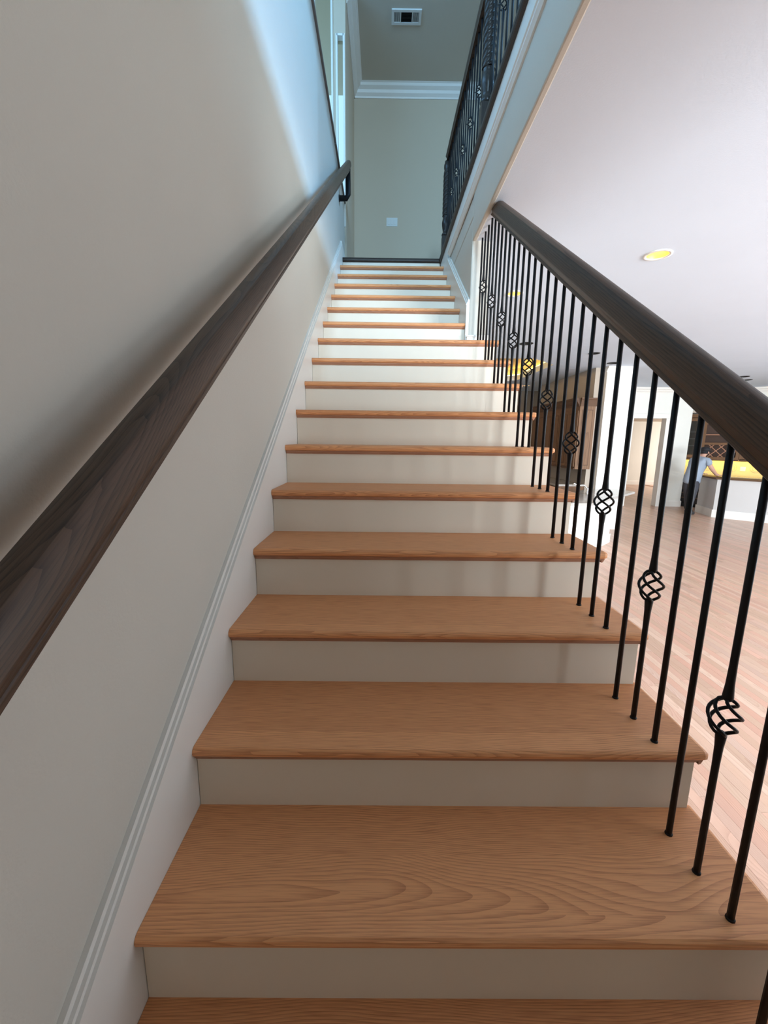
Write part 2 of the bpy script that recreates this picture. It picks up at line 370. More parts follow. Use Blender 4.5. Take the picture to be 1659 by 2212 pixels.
# white fascia board with a moulding under it
struct('trim_4', MB().box((XW - 0.018, -4.0, 2.895), (XW + 0.03, 17 * G + 0.03, 3.018)), 'white')
mp = [(0, 0), (0.010, 0), (0.016, 0.010), (0.022, 0.018), (0.022, 0.030), (0.028, 0.036), (0.028, 0.045), (0, 0.045)]
struct('trim_5', MB().prism([(XW - a, -4.0, 2.852 + b) for a, b in mp], (0, 4.0 + 3.99, 0)), 'white')
struct('baseboard_wall_end', MB().prism([(XW - 0.012, YWE - 0.014, 10 * R_), (XW + 0.157, YWE - 0.014, 10 * R_), (XW + 0.157, YWE, 10 * R_), (XW - 0.012, YWE, 10 * R_)], (0, 0, 0.075)).prism([(XW - 0.018, YWE - 0.02, 10 * R_ + 0.075), (XW + 0.163, YWE - 0.02, 10 * R_ + 0.075), (XW + 0.163, YWE, 10 * R_ + 0.075), (XW - 0.018, YWE, 10 * R_ + 0.075)], (0, 0, 0.012)), 'white')

# ---- lower ceiling with an octagonal lit tray over the kitchen
def ring_fill(outer, *inners):
    bm = bmesh.new(); es = []
    for lp in (outer,) + inners:
        lv = [bm.verts.new(p) for p in lp]
        es += [bm.edges.new((lv[i], lv[(i+1) % len(lv)])) for i in range(len(lv))]
    bmesh.ops.triangle_fill(bm, edges=es, use_beauty=True)
    return bm
tray = [(1.75, 7.88), (2.32, 7.31), (3.16, 7.31), (3.74, 7.88), (3.74, 10.0), (3.16, 10.58), (2.32, 10.58), (1.75, 10.0)]
outer = [(XW + 0.018, -4.0), (11.4, -4.0), (11.4, 12.8), (XW + 0.018, 12.8)]
CANS = [(2.58, 3.115, True, 0.10, 'lit golden recessed light in the bare white ceiling over the living room'),
        (1.75, 4.01, True, 0.085, 'lit recessed light seen through the balusters near the stair wall'),
        (2.61, 6.14, False, 0.10, 'dark unlit recessed light nearest the stairs behind the balusters'),
        (3.965, 6.78, False, 0.09, 'dark unlit recessed light in the middle of the row behind the balusters'),
        (4.755, 7.62, False, 0.11, 'dark unlit recessed light just in front of the white pier'),
        (4.30, 11.0, True, 0.10, 'lit recessed light over the kitchen cabinets beyond the ceiling tray'),
        (8.42, 9.04, False, 0.12, 'dark unlit recessed light in the ceiling in front of the bar'),
        (8.93, 9.51, False, 0.10, 'dark unlit recessed light in the ceiling above the bar front')]
bm = ring_fill([(a, b, ZC) for a, b in outer], [(a, b, ZC) for a, b in tray], *[[(cx + r * 0.84 * math.cos(2*pi*k/24), cy + r * 0.84 * math.sin(2*pi*k/24), ZC) for k in range(24)] for cx, cy, _, r, _l in CANS])
ext = bmesh.ops.extrude_face_region(bm, geom=bm.faces[:]); bmesh.ops.translate(bm, verts=[v for v in ext['geom'] if isinstance(v, bmesh.types.BMVert)], vec=(0, 0, 0.12))
bmesh.ops.recalc_face_normals(bm, faces=bm.faces)
me = bpy.data.meshes.new('ceiling'); bm.to_mesh(me); bm.free(); me.materials.append(MT['ceil'])
ceil = bpy.data.objects.new('ceiling', me); C.objects.link(ceil); ceil['kind'] = 'structure'; PM['ceiling'] = Matrix.Identity(4)
tr = MB(); n = len(tray)
big = [(2.745 + (a - 2.745) * 1.10, 8.945 + (b - 8.945) * 1.08) for a, b in tray]
for i in range(n):
    a, b = big[i], big[(i + 1) % n]
    mdx, mdy = (a[0] + b[0]) / 2 - 2.745, (a[1] + b[1]) / 2 - 8.945; q_ = math.hypot(mdx, mdy)
    tr.prism([(a[0], a[1], ZC + 0.121), (b[0], b[1], ZC + 0.121), (b[0], b[1], ZC + 0.30), (a[0], a[1], ZC + 0.30)], (mdx / q_ * 0.02, mdy / q_ * 0.02, 0.0))
tr.prism([(a, b, ZC + 0.301) for a, b in big], (0, 0, 0.03))
struct('ceiling_tray', tr, 'taupe')
rl = MB(); mid = [(2.745 + (a - 2.745) * 1.05, 8.945 + (b - 8.945) * 1.04, ZC + 0.135) for a, b in tray]
rl.tube(mid + [mid[0]], 0.012, 6)
tag(rl.build('rope_light', 'cove'), 'amber rope light tucked along the lip of the ceiling tray', 'light')

# ---- walls of the lower rooms
struct('wall_right', MB().box((11.4, -4.0, ZF), (11.55, -3.5, ZC)).box((11.4, 6.5, ZF), (11.55, 12.8, ZC)).box((11.4, -3.5, ZF), (11.55, 6.5, -0.4)).box((11.4, -3.5, 2.4), (11.55, 6.5, ZC)), 'wall')
wf = MB()
for k in range(7): wf.box((11.38, -3.5 + k * 1.653, -0.4), (11.46, -3.5 + k * 1.653 + 0.08, 2.4))
wf.box((11.38, -3.5, -0.4), (11.46, 6.5, -0.33)).box((11.38, -3.5, 2.33), (11.46, 6.5, 2.4))
struct('wall_light_block', MB().box((2.60, -4.0, ZF), (2.74, -0.15, ZC)), 'wall')  # unseen partition added to keep window light off the lower stairs
w4 = struct('window_4', wf, 'white'); MB().box((11.50, -3.5, -0.4), (11.506, 6.5, 2.4)).build('pane', 'glass', w4)
wf = MB()
for k in range(4): wf.box((4.0 + k * 1.973, -4.08, 0.1), (4.08 + k * 1.973, -4.0, 2.3))
wg = MB().box((0.5, -4.08, 0.4), (0.56, -4.0, 2.0)).box((1.94, -4.08, 0.4), (2.0, -4.0, 2.0)).box((1.22, -4.08, 0.4), (1.28, -4.0, 2.0)).box((0.5, -4.08, 0.4), (2.0, -4.0, 0.46)).box((0.5, -4.08, 1.94), (2.0, -4.0, 2.0))
w6 = struct('window_6', wg, 'white'); MB().box((0.5, -4.095, 0.4), (2.0, -4.09, 2.0)).build('pane', 'glass', w6)  # unseen window made up to go with the warm fill lamp
w5 = struct('window_5', wf, 'white'); MB().box((4.0, -4.095, 0.1), (10.0, -4.09, 2.3)).build('pane', 'glass', w5)
# kitchen wall with its white end pier
struct('wall_kitchen', MB().box((4.70, 8.14, ZF), (5.36, 11.1, ZC)), 'taupe')
struct('wall_pier', MB().box((4.86, 8.0, ZF), (5.40, 8.14, ZC)), 'white')
struct('wall_kitchen_back', MB().box((-0.1, 12.3, ZF), (5.36, 12.45, ZC)), 'taupe')
cs = crown_prof(0.75)
struct('trim_6', MB().prism([(4.84, 8.0 - a, ZC - 0.105 + b) for a, b in cs], (0.58, 0, 0)), 'white')
# doorway wall
dw = MB().box((5.36, 11.1, ZF), (7.33, 11.25, ZC)).box((8.25, 11.1, ZF), (8.95, 11.25, ZC)).box((7.33, 11.1, 1.74), (8.25, 11.25, ZC))
struct('wall_doorway', dw, 'farwall')
dc = MB().box((7.21, 11.07, ZF), (7.342, 11.27, 1.728)).box((8.238, 11.07, ZF), (8.36, 11.27, 1.728)).box((7.21, 11.07, 1.728), (8.36, 11.27, 1.85))
struct('door_1', dc, 'white', bevel=0.006)
struct('trim_7', MB().prism([(5.36, 11.1 - a, ZC - 0.14 + b) for a, b in cp], (3.59, 0, 0)), 'white')
def bb_prof(): return [(0, 0), (0.018, 0), (0.018, 0.14), (0.012, 0.165), (0, 0.17)]
struct('baseboard_doorway', MB().prism([(8.36, 11.1 - a, ZF + b) for a, b in bb_prof()], (0.61, 0, 0)).prism([(5.36, 11.1 - a, ZF + b) for a, b in bb_prof()], (1.85, 0, 0)), 'white')
# room beyond the doorway
struct('wall_beyond', MB().box((5.3, 16.9, ZF), (14.0, 17.05, 1.95)).box((13.9, 12.9, ZF), (14.0, 16.9, 1.95)).box((5.25, 11.25, ZF), (5.4, 16.9, 1.95)), 'farwall')
struct('baseboard_beyond', MB().prism([(5.4, 16.9 - a, ZF + b) for a, b in bb_prof()], (8.4, 0, 0)), 'white')
struct('wall_beyond_near', MB().box((11.55, 11.1, ZF), (14.0, 11.25, 1.95)).box((13.9, 11.25, ZF), (14.0, 12.9, 1.95)), 'farwall')
struct('ceiling_beyond', MB().box((5.3, 11.25, 1.90), (14.0, 17.0, 1.95)), 'taupe')
struct('floor_beyond', MB().box((11.6, 11.0, ZF - 0.2), (14.0, 17.05, ZF)), 'plank')
# alcove wall behind the bar, set at 45 degrees
S2 = math.sqrt(0.5)
AX, AY = 9.10, 11.50                # front left corner of the bar wall cabinets
def bar_pt(s, t, z): return (AX + s * S2 + t * S2, AY - s * S2 + t * S2, z)   # s along the wall to the right, t away from the room
def bar_box(mb, s0, s1, t0, t1, z0, z1):
    return mb.prism([bar_pt(s0, t0, z0), bar_pt(s1, t0, z0), bar_pt(s1, t1, z0), bar_pt(s0, t1, z0)], (0, 0, z1 - z0))
struct('wall_bar', bar_box(MB(), -0.45, 4.2, 0.36, 0.48, ZF, ZC), 'farwall')
struct('wall_bar_side', MB().prism([(8.95, 11.1, ZF), (8.98, 11.25, ZF), (9.05, 12.08, ZF), (8.98, 12.08, ZF), (8.85, 11.25, ZF)], (0, 0, ZC - ZF)), 'farwall')
struct('trim_8', MB().prism([bar_pt(-0.1, 0.36 - a, ZC - 0.14 + b) for a, b in cp], (Vector(bar_pt(3.8, 0, 0)) - Vector(bar_pt(-0.1, 0, 0)))), 'white')

# ================================================================== STAIRCASE
st = thing('staircase', (0, 0, ZF), 'oak staircase with white risers climbing between the wall and the black railing', 'staircase')
def nosing(y0, y1, zt, th=0.027, nr=0.0125):
    pts = []
    for k in range(7):
        a = pi / 2 + k * pi / 6
        pts.append((y0 + nr + nr * math.cos(a), zt - th / 2 + (th / 2) * math.sin(a)))
    pts += [(y1, zt - th), (y1, zt)]
    return pts
tread_o = tread_w = None
OV = 0.022
for i in range(-3, 17):
    y0, z = i * G, i * R_
    open_ = i <= 10
    x1 = XE if open_ else 1.077
    org = (0, y0, z)
    # tread
    if open_ and tread_o is not None: t = copy_of(tread_o, st, Vector(org) - Vector((0, 0, ZF)))
    elif not open_ and tread_w is not None: t = copy_of(tread_w, st, Vector(org) - Vector((0, 0, ZF)))
    else:
        mb = MB()
        pr = nosing(y0, y0 + G + OV + 0.008, z)
        if open_:
            nr = 0.0125
            mb.prism([(0.0, a, b) for a, b in pr], (x1 - nr, 0, 0), cap=True)
            # rounded return at the open end
            ends = []
            for k in range(6):
                a = k * pi / 10
                ends.append((x1 - nr + nr * math.sin(a), math.cos(a)))
            for (xa, ca), (xb_, cb) in zip(ends[:-1], ends[1:]):
                pa = [(xa, max(a, y0 + nr * (1 - ca)), z - 0.0135 + (b - z + 0.0135) * max(ca, 0.02)) for a, b in pr]
                pb = [(xb_, max(a, y0 + nr * (1 - cb)), z - 0.0135 + (b - z + 0.0135) * max(cb, 0.02)) for a, b in pr]
                nn = len(pr); mb.add(pa + pb, [(q, (q+1) % nn, nn + (q+1) % nn, nn + q) for q in range(nn)], True)
            t = mb.build('tread', 'oak', st, origin=org); tread_o = t
        else:
            mb.prism([(0.0, a, b) for a, b in pr], (x1, 0, 0)); t = mb.build('tread', 'oak', st, origin=org); tread_w = t
    # cove moulding under the nosing
    zc = z - 0.027
    cv = MB(); cpf = [(0, 0), (-0.013, 0), (-0.012, -0.005), (-0.007, -0.010), (-0.005, -0.014), (0, -0.014)]
    yr = y0 + OV
    cv.prism([(0.001, yr + a, zc + b) for a, b in cpf], ((XE - 0.012 if open_ else 1.076) - 0.001, 0, 0))
    if open_: cv.prism([(1.262 + 0.0, yr - 0.012, zc), (1.262 + 0.012, yr - 0.012, zc), (1.262 + 0.006, yr - 0.012, zc - 0.012), (1.262, yr - 0.012, zc - 0.014)], (0, G - 0.02, 0))
    cv.build('cove_molding', 'oakdark', t)
    # riser below this tread
    MB().box((0.001, yr, z - R_ + 0.0), (1.262 if open_ else 1.076, yr + 0.018, zc)).build('riser', 'riser', st, origin=(0, yr, z - R_))
# top landing: riser and dark nosing
yt = 17 * G
MB().box((0.001, yt + OV, 16 * R_), (1.076, yt + OV + 0.018, ZU - 0.045)).build('riser', 'riser', st)
MB().prism([(0.0, a, b) for a, b in nosing(yt, yt + 0.16, ZU + 0.002, 0.046, 0.018)], (1.08, 0, 0)).build('landing_nosing', 'darkfloor', st)
# skirt boards with cap moulding (left wall and right wall)
def sloped(mb, x0, x1, ya, yb, h0, h1, plumb=True):
    return mb.prism([(x0, ya, ya * SL + h0), (x0, yb, yb * SL + h0), (x0, yb, yb * SL + h1), (x0, ya, ya * SL + h1)], (x1 - x0, 0, 0))
ya, yb = -3 * G - 0.03, 4.47
sk = sloped(MB(), -0.02, -0.0005, ya, yb, -0.30, 0.128); sk.build('skirt_board', 'white', st)
c2 = sloped(MB(), -0.02, 0.004, ya, yb, 0.128, 0.138); sloped(c2, -0.02, -0.003, ya, yb, 0.138, 0.150); sloped(c2, -0.02, -0.010, ya, yb, 0.150, 0.166)
c2.build('skirt_cap', 'white', st)
MB().box((-0.02, yb, yb * SL - 0.05), (-0.0005, 5.05, ZU + 0.13)).build('skirt_board', 'white', st)
yc, yd = YWE - 0.001, 3.99
mb = MB().prism([(1.0775, yc, yc * SL - 0.30), (1.0775, 17 * G + 0.02, 17 * R_ - 0.30), (1.0775, 17 * G + 0.02, 2.895), (1.0775, yd + 0.05, 2.895), (1.0775, yd, yd * SL + 0.128), (1.0775, yc, yc * SL + 0.128)], (XW - 1.0775, 0, 0))
mb.build('skirt_board', 'white', st)
c3 = sloped(MB(), 1.0735, XW, yc, yd, 0.128, 0.138); sloped(c3, 1.0805, XW, yc, yd, 0.138, 0.150); sloped(c3, 1.0875, XW, yc, yd, 0.150, 0.166)
c3.build('skirt_cap', 'white', st)
# closed side panel under the open treads
pts = [(-3 * G + OV + 0.02, ZF), (YWE + 0.01, ZF), (YWE + 0.01, 10 * R_ - 0.03)]
for i in range(10, -4, -1):
    pts += [(i * G + OV + 0.02, i * R_ - 0.03)]
    if i > -3: pts += [(i * G + OV + 0.02, (i - 1) * R_ - 0.03)]
MB().prism([(1.235, a, b) for a, b in pts], (0.02, 0, 0)).build('stringer', 'white', st)

# ================================================================== RAIL PROFILE
def rail_prof(w=0.066, h=0.092):
    a = w / 2
    half = [(a * 0.62, 0), (a * 0.66, h * 0.02), (a * 0.66, h * 0.12), (a * 0.62, h * 0.15), (a * 0.70, h * 0.22), (a * 0.82, h * 0.30), (a * 0.97, h * 0.37), (a, h * 0.42), (a * 0.985, h * 0.46), (a * 0.93, h * 0.60), (a * 0.85, h * 0.74), (a * 0.74, h * 0.86), (a * 0.58, h * 0.945), (a * 0.36, h * 0.985), (a * 0.12, h)]
    return half + [(-u, v) for u, v in half[::-1]]
def sloped_rail(mb, xc, ya, yb, h_bot, prof, plumb_a=True):
    """prof in plumb section: v is vertical"""
    return mb.prism([(xc + u, ya, ya * SL + h_bot + v) for u, v in prof], (0, yb - ya, (yb - ya) * SL), smooth=False)

# ================================================================== STAIR RAILING (open side)
rg = thing('stair_railing', (XB, 0, ZF), 'black iron baluster railing with dark wooden handrail on the open side of the stairs', 'railing')
HB = 0.800
hr = sloped_rail(MB(), XB, -0.45, YWE - 0.005, HB, rail_prof(0.068, 0.108))
hr.build('handrail', 'dark', rg, origin=(XB, 1.2, 1.2 * SL + HB), pitch=math.atan(SL), sharp=28)
D0 = 0.0391
def basket(mb, zc, H=0.082, Rb=0.0275, wires=4, turn=-1.3 * pi, rw=0.0035):
    for k in range(wires):
        path = []
        for q in range(17):
            t = q / 16; a = k * 2 * pi / wires + turn * t
            rr = 0.005 + (Rb - 0.005) * math.sin(pi * t) ** 0.62
            path.append((rr * math.cos(a), rr * math.sin(a), zc - H / 2 + H * t))
        mb.tube(path, rw, 6)
    return mb
BR = 0.0068
protos = {}
for i in range(-2, 11):
    for j in range(3):
        y = i * G + D0 + j * G / 3
        if y > YWE - 0.03: continue
        zb = i * R_ ; L = (y * SL + HB + 0.012) - zb
        loc = Vector((0, y, zb - ZF))
        if j not in protos:
            if j != 1:
                mb = MB().lathe([(BR, 0), (BR, L)], seg=10)
                o = mb.build('baluster', 'iron', rg, local=True); o.location = loc
                protos[j] = (o, None)
            else:
                zk = y * SL + 0.30 - zb
                mb = MB().lathe([(BR, 0), (BR, zk - 0.115), (0.0078, zk - 0.07), (0.0098, zk - 0.045), (0.0098, zk - 0.039), (0.004, zk - 0.034)], seg=10)
                mb.lathe([(0.004, zk + 0.034), (0.0098, zk + 0.039), (0.0098, zk + 0.045), (0.0078, zk + 0.07), (BR, zk + 0.115), (BR, L)], seg=10)
                o = mb.build('baluster', 'iron', rg, local=True); o.location = loc
                bk = basket(MB(), 0).build('basket', 'iron', o, local=True); bk.location = (0, 0, zk)
                protos[j] = (o, bk)
            sh = MB().lathe([(0.0086, 0), (0.0086, 0.003), (0.007, 0.005)], seg=10).build('shoe', 'iron', o, local=True)
            protos[j] = protos[j] + (sh,)
        else:
            p0 = protos[j]; o = copy_of(p0[0], rg, loc)
            if p0[1]: copy_of(p0[1], o, p0[1].location)
            copy_of(p0[2], o, (0, 0, 0))

# ================================================================== WALL HANDRAIL (left)
wr = thing('wall_handrail', (0.08, 1.0, 1.0 * SL + 0.86), 'dark walnut handrail fixed to the plain wall on the left of the stairs', 'handrail')
XL = 0.076; HL = 0.848
sloped_rail(MB(), XL, -0.9, 4.42, HL, rail_prof(0.066, 0.094)).build('rail', 'dark', wr, origin=(XL, 1.0, SL + HL), pitch=math.atan(SL), sharp=28)
def bracket(y, endp=False):
    zt = y * SL + HL
    b = MB()
    if endp:
        path = [(XL, y, zt + 0.02), (XL, y + 0.03, zt - 0.10), (XL, y + 0.03, zt - 0.20), (XL - 0.02, y + 0.03, zt - 0.235), (-0.008, y + 0.03, zt - 0.235)]
        b.tube(path, 0.027, 12)
    else:
        path = [(XL, y, zt + 0.004), (XL, y, zt - 0.03), (XL - 0.012, y, zt - 0.055), (XL - 0.04, y, zt - 0.062), (-0.012, y, zt - 0.062)]
        b.tube(path, 0.0065, 8)
    br = b.build('bracket', 'iron', wr)
    r = MB(); zz = zt - (0.235 if endp else 0.062); yy = y + (0.03 if endp else 0)
    r.tube([(-0.0195, yy, zz), (-0.012, yy, zz)], 0.032, 14); r.build('wall_plate', 'iron', br)
bracket(4.37, True)

# ================================================================== UPPER BALCONY RAILING
XU = 1.13
ub = thing('balcony_railing', (XU, 3.0, ZU), 'dark upstairs balcony railing with rope-twist newel posts along the stairwell edge', 'railing')
nz = [( a, b) for a, b in nosing(0, 0.16, 0, 0.046, 0.018)]
MB().prism([(XW - 0.045 + a, -4.0, ZU + 0.002 + b) for a, b in nz], (0, 4.0 + yt + 0.10, 0)).build('nosing', 'darkfloor', ub)
MB().prism([(XU + a, -1.0, ZU + 0.002 + b) for a, b in ((-0.032, 0), (0.032, 0), (0.032, 0.012), (0.02, 0.028), (-0.02, 0.028), (-0.032, 0.012))], (0, 5.6, 0)).build('shoe_rail', 'darkfloor', ub)
ZR = 4.02
MB().prism([(XU + u, -1.0, ZR + v) for u, v in rail_prof(0.066, 0.085)], (0, 5.57, 0)).build('handrail', 'dark', ub, origin=(XU, 2, ZR), sharp=28)
def newel(y):
    prof = [(0.040, 0.0)]
    nw = MB().box((XU - 0.043, y - 0.043, ZU + 0.002), (XU + 0.043, y + 0.043, ZU + 0.235))
    pr = [(0.040, 0.235), (0.044, 0.245), (0.047, 0.256), (0.042, 0.268), (0.034, 0.276), (0.036, 0.30), (0.045, 0.345), (0.047, 0.375), (0.040, 0.41), (0.036, 0.425), (0.041, 0.433), (0.036, 0.442)]
    nw.lathe(pr, (XU, y, ZU), 20)
    tw = [(0.040, 0.44 + 0.42 * k / 90) for k in range(91)]
    nw.lathe(tw, (XU, y, ZU), 28, fn=lambda th, z, r: r * (1 + 0.16 * abs(math.cos(2 * (th - z * 36.0))) ** 0.7 * 1.9 - 0.17))
    nw.lathe([(0.036, 0.858), (0.042, 0.868), (0.036, 0.878), (0.043, 0.90), (0.043, 0.93), (0.036, 0.95), (0.036, 0.965)], (XU, y, ZU), 20)
    o = nw.build('newel_post', 'newel', ub)
newel(2.80); newel(4.60); newel(0.30)
pb = {}
k = 0
yb0 = 3.085
ys = [yb0 + 0.1015 * q for q in range(-30, 15)]
for q, y in zip(range(-30, 15), ys):
    if min(abs(y - 2.80), abs(y - 4.60), abs(y - 0.30)) < 0.055: continue
    j = q % 3; loc = Vector((0, y - 3.0, 0.02)); L = ZR - ZU - 0.01; key = 1 if j == 0 else 0
    if key not in pb:
        if key:
            zk = 0.505
            mb = MB().lathe([(BR, 0), (BR, zk - 0.115), (0.0098, zk - 0.045), (0.0098, zk - 0.039), (0.004, zk - 0.034)], seg=8)
            mb.lathe([(0.004, zk + 0.034), (0.0098, zk + 0.039), (0.0098, zk + 0.045), (BR, zk + 0.115), (BR, L)], seg=8)
            o = mb.build('baluster', 'iron', ub, local=True); o.location = loc
            bk = basket(MB(), 0).build('basket', 'iron', o, local=True); bk.location = (0, 0, zk); pb[1] = (o, bk)
        else:
            o = MB().lathe([(BR, 0), (BR, L)], seg=8).build('baluster', 'iron', ub, local=True); o.location = loc; pb[0] = (o, None)
    else:
        o = copy_of(pb[key][0], ub, loc)
        if pb[key][1]: copy_of(pb[key][1], o, pb[key][1].location)

# ================================================================== UPPER HALL FITTINGS
def wall_plate(name, c, wdt, hgt, n, normal, label, cat):
    """switch or outlet plate: plate with n rockers; normal '-y' only or bar 45 degrees"""
    e = thing(name, c, label, cat, rz=normal)
    MB().box((-wdt/2, -0.006, -hgt/2), (wdt/2, 0, hgt/2)).build('plate', 'plate', e, local=True, bevel=0.002)
    for k in range(n):
        xx = (k - (n - 1) / 2) * 0.046
        MB().box((xx - 0.015, -0.010, -0.032), (xx + 0.015, -0.005, 0.032)).build('rocker', 'plate', e, local=True, bevel=0.002)
    return e
wall_plate('light_switch', (0.565, 6.45, 4.304), 0.165, 0.115, 3, 0.0, 'white triple rocker switch plate on the wall at the top of the stairs', 'switch')
vt = thing('ceiling_vent', (0.69, 5.45, ZUC), 'white ceiling air vent with dark louvres above the stair head', 'vent')
f = MB(); f.box((0.515, 5.36, ZUC - 0.012), (0.865, 5.39, ZUC)).box((0.515, 5.51, ZUC - 0.012), (0.865, 5.54, ZUC)).box((0.515, 5.39, ZUC - 0.012), (0.545, 5.51, ZUC)).box((0.835, 5.39, ZUC - 0.012), (0.865, 5.51, ZUC)).box((0.618, 5.39, ZUC - 0.012), (0.626, 5.51, ZUC)).box((0.754, 5.39, ZUC - 0.012), (0.762, 5.51, ZUC))
f.build('frame', 'plate', vt); MB().box((0.545, 5.39, ZUC - 0.003), (0.835, 5.51, ZUC)).build('duct', 'dkmetal', vt)
for k in range(6):
    xx = 0.552 + k * 0.0115; 
    for x_ in (xx, xx + 0.214):
        MB().prism([(x_, 5.39, ZUC - 0.011), (x_ + 0.003, 5.39, ZUC - 0.011), (x_ + 0.006, 5.39, ZUC - 0.003), (x_ + 0.003, 5.39, ZUC - 0.003)], (0, 0.12, 0)).build('louvre', 'plate', vt)
for k in range(7):
    y_ = 5.397 + k * 0.0165
    MB().prism([(0.626, y_, ZUC - 0.011), (0.626, y_ + 0.002, ZUC - 0.011), (0.626, y_ + 0.006, ZUC - 0.003), (0.626, y_ + 0.004, ZUC - 0.003)], (0.128, 0, 0)).build('louvre', 'dkmetal', vt)

# ================================================================== RECESSED CEILING LIGHTS
def can(x, y, lit, label, r=0.10, z=ZC, group='recessed ceiling lights'):
    e = thing('recessed_light', (x, y, z), label, 'ceiling light', group)
    t = MB(); seg = 28; vs_ = []; fs = []
    for rr, zz in ((r, 0.0), (r, -0.006), (r * 0.80, -0.008), (r * 0.78, 0.0)):
        vs_ += [(rr * math.cos(2*pi*k/seg), rr * math.sin(2*pi*k/seg), zz) for k in range(seg)]
    for q in range(3): fs += [(q*seg+k, q*seg+(k+1) % seg, (q+1)*seg+(k+1) % seg, (q+1)*seg+k) for k in range(seg)]
    t.add(vs_, fs, True).build('trim_ring', 'white' if lit else 'dkmetal', e, local=True)
    rv = []; rf = MB(); prof = ((r * 0.80, -0.004), (r * 0.76, 0.03), (r * 0.66, 0.065), (r * 0.52, 0.085), (0.001, 0.088))
    for rr, zz in prof: rv += [(rr * math.cos(2*pi*k/seg), rr * math.sin(2*pi*k/seg), zz) for k in range(seg)]
    rf.add(rv, [(q*seg+k, q*seg+(k+1) % seg, (q+1)*seg+(k+1) % seg, (q+1)*seg+k) for q in range(len(prof)-1) for k in range(seg)], True)
    rf.build('reflector', 'baffle' if lit else 'dkmetal', e, local=True)
    if lit:
        b = MB().lathe([(r * 0.06, 0.030), (r * 0.30, 0.036), (r * 0.44, 0.055), (r * 0.40, 0.075), (r * 0.2, 0.084)], seg=18); b.build('bulb', 'lamp', e, local=True)
    return e
for cx, cy, lit, r, lab in CANS: can(cx, cy, lit, lab, r)

# ================================================================== KITCHEN
# wall cabinets on the kitchen wall, front plane x = 4.37
XC = 4.37
def wall_cab(y0, y1, label):
    e = thing('wall_cabinet', (4.535, (y0 + y1) / 2, 0.55), label, 'cabinet', 'brown kitchen wall cabinets')
    MB().box((XC + 0.02, y0, 0.55), (4.70, y1, 1.80)).build('body', 'cab', e)
    m = (y0 + y1) / 2
    for a, b in ((y0 + 0.01, m - 0.003), (m + 0.003, y1 - 0.01)):
        d = MB().box((XC, a, 0.575), (XC + 0.02, b, 1.70)).build('door', 'cab', e, bevel=0.003)
        MB().box((XC - 0.008, a + 0.065, 0.64), (XC, b - 0.065, 1.635)).build('raised_panel', 'cab', d, bevel=0.006)
        MB().box((XC - 0.004, a + 0.05, 0.625), (XC, b - 0.05, 1.65)).build('groove', 'cabline', d)
    MB().prism([(XC + 0.02 - a, y0, 1.78 + b) for a, b in [(0, 0), (0.012, 0), (0.018, 0.03), (0.05, 0.08), (0.065, 0.12), (0.08, 0.135), (0.08, 0.165), (0, 0.165)]], (0, y1 - y0, 0)).build('crown', 'cabline', e)
    MB().box((XC + 0.005, y0, 0.525), (XC + 0.03, y1, 0.555)).build('light_rail', 'cabline', e)
    return e
c1 = wall_cab(8.02, 8.86, 'brown kitchen wall cabinet nearest the white pier, its end panel showing')
wall_cab(8.862, 9.70, 'brown kitchen wall cabinet second from the white pier')
wall_cab(9.702, 10.54, 'brown kitchen wall cabinet farthest from the white pier')
ep = MB().box((XC + 0.02, 8.0, 0.53), (4.70, 8.02, 1.80)).build('end_panel', 'cab', c1); ep['label'] = 'framed end panel catching the daylight'
MB().box((XC + 0.08, 7.994, 0.62), (4.64, 8.0, 1.70)).build('inset_panel', 'cab', ep, bevel=0.004)
MB().box((XC + 0.065, 7.998, 0.605), (4.655, 8.0, 1.715)).build('groove', 'cabline', ep)
MB().prism([(XC + 0.02, 8.0 - a, 1.78 + b) for a, b in [(0, 0), (0.012, 0), (0.018, 0.03), (0.03, 0.08), (0.04, 0.12), (0.05, 0.135), (0.05, 0.165), (0, 0.165)]], (0.33, 0, 0)).build('crown', 'cabline', c1)
# base cabinets along the kitchen wall
def base_cab(y0, y1, label):
    e = thing('base_cabinet', (4.4, (y0 + y1) / 2, ZF), label, 'cabinet', 'brown kitchen base cabinets')
    MB().box((4.14, y0, ZF), (4.695, y1, 0.158)).build('body', 'cab', e)
    m = (y0 + y1) / 2
    for a, b in ((y0 + 0.01, m - 0.003), (m + 0.003, y1 - 0.01)):
        MB().box((4.12, a, ZF + 0.12), (4.14, b, 0.14)).build('door', 'cab', e, bevel=0.003)
base_cab(8.15, 9.35, 'brown base cabinet beside the white pier under the kitchen wall cabinets')
base_cab(9.352, 10.54, 'brown base cabinet farther along the kitchen wall')
tag(MB().box((4.09, 8.145, 0.16), (4.70, 10.56, 0.20)).build('worktop', 'granite', bevel=0.004), 'granite worktop on the base cabinets along the kitchen wall', 'worktop')
# peninsula half wall (45 degree face) with granite counter
pen = [(1.9, 5.75), (3.45, 5.75), (4.62, 6.90), (4.52, 7.0), (3.40, 5.88), (1.9, 5.88)]
struct('wall_peninsula', MB().prism([(a, b, ZF) for a, b in pen], (0, 0, 0.16 - ZF)), 'white')
bb = [(1.9, 5.732), (3.457, 5.732), (4.645, 6.90), (4.62, 6.90), (3.45, 5.75), (1.9, 5.75)]
struct('baseboard_peninsula', MB().prism([(a, b, ZF) for a, b in bb], (0, 0, 0.16)), 'white')
ct = [(1.9, 5.59), (3.58, 5.60), (5.09, 7.04), (4.98, 7.42), (4.40, 7.38), (3.60, 6.62), (3.2, 6.45), (1.9, 6.45)]
tag(MB().prism([(a, b, 0.162) for a, b in ct], (0, 0, 0.038)).build('granite_counter', 'granite', bevel=0.004), 'grey granite counter with a pointed end on the white peninsula', 'counter')
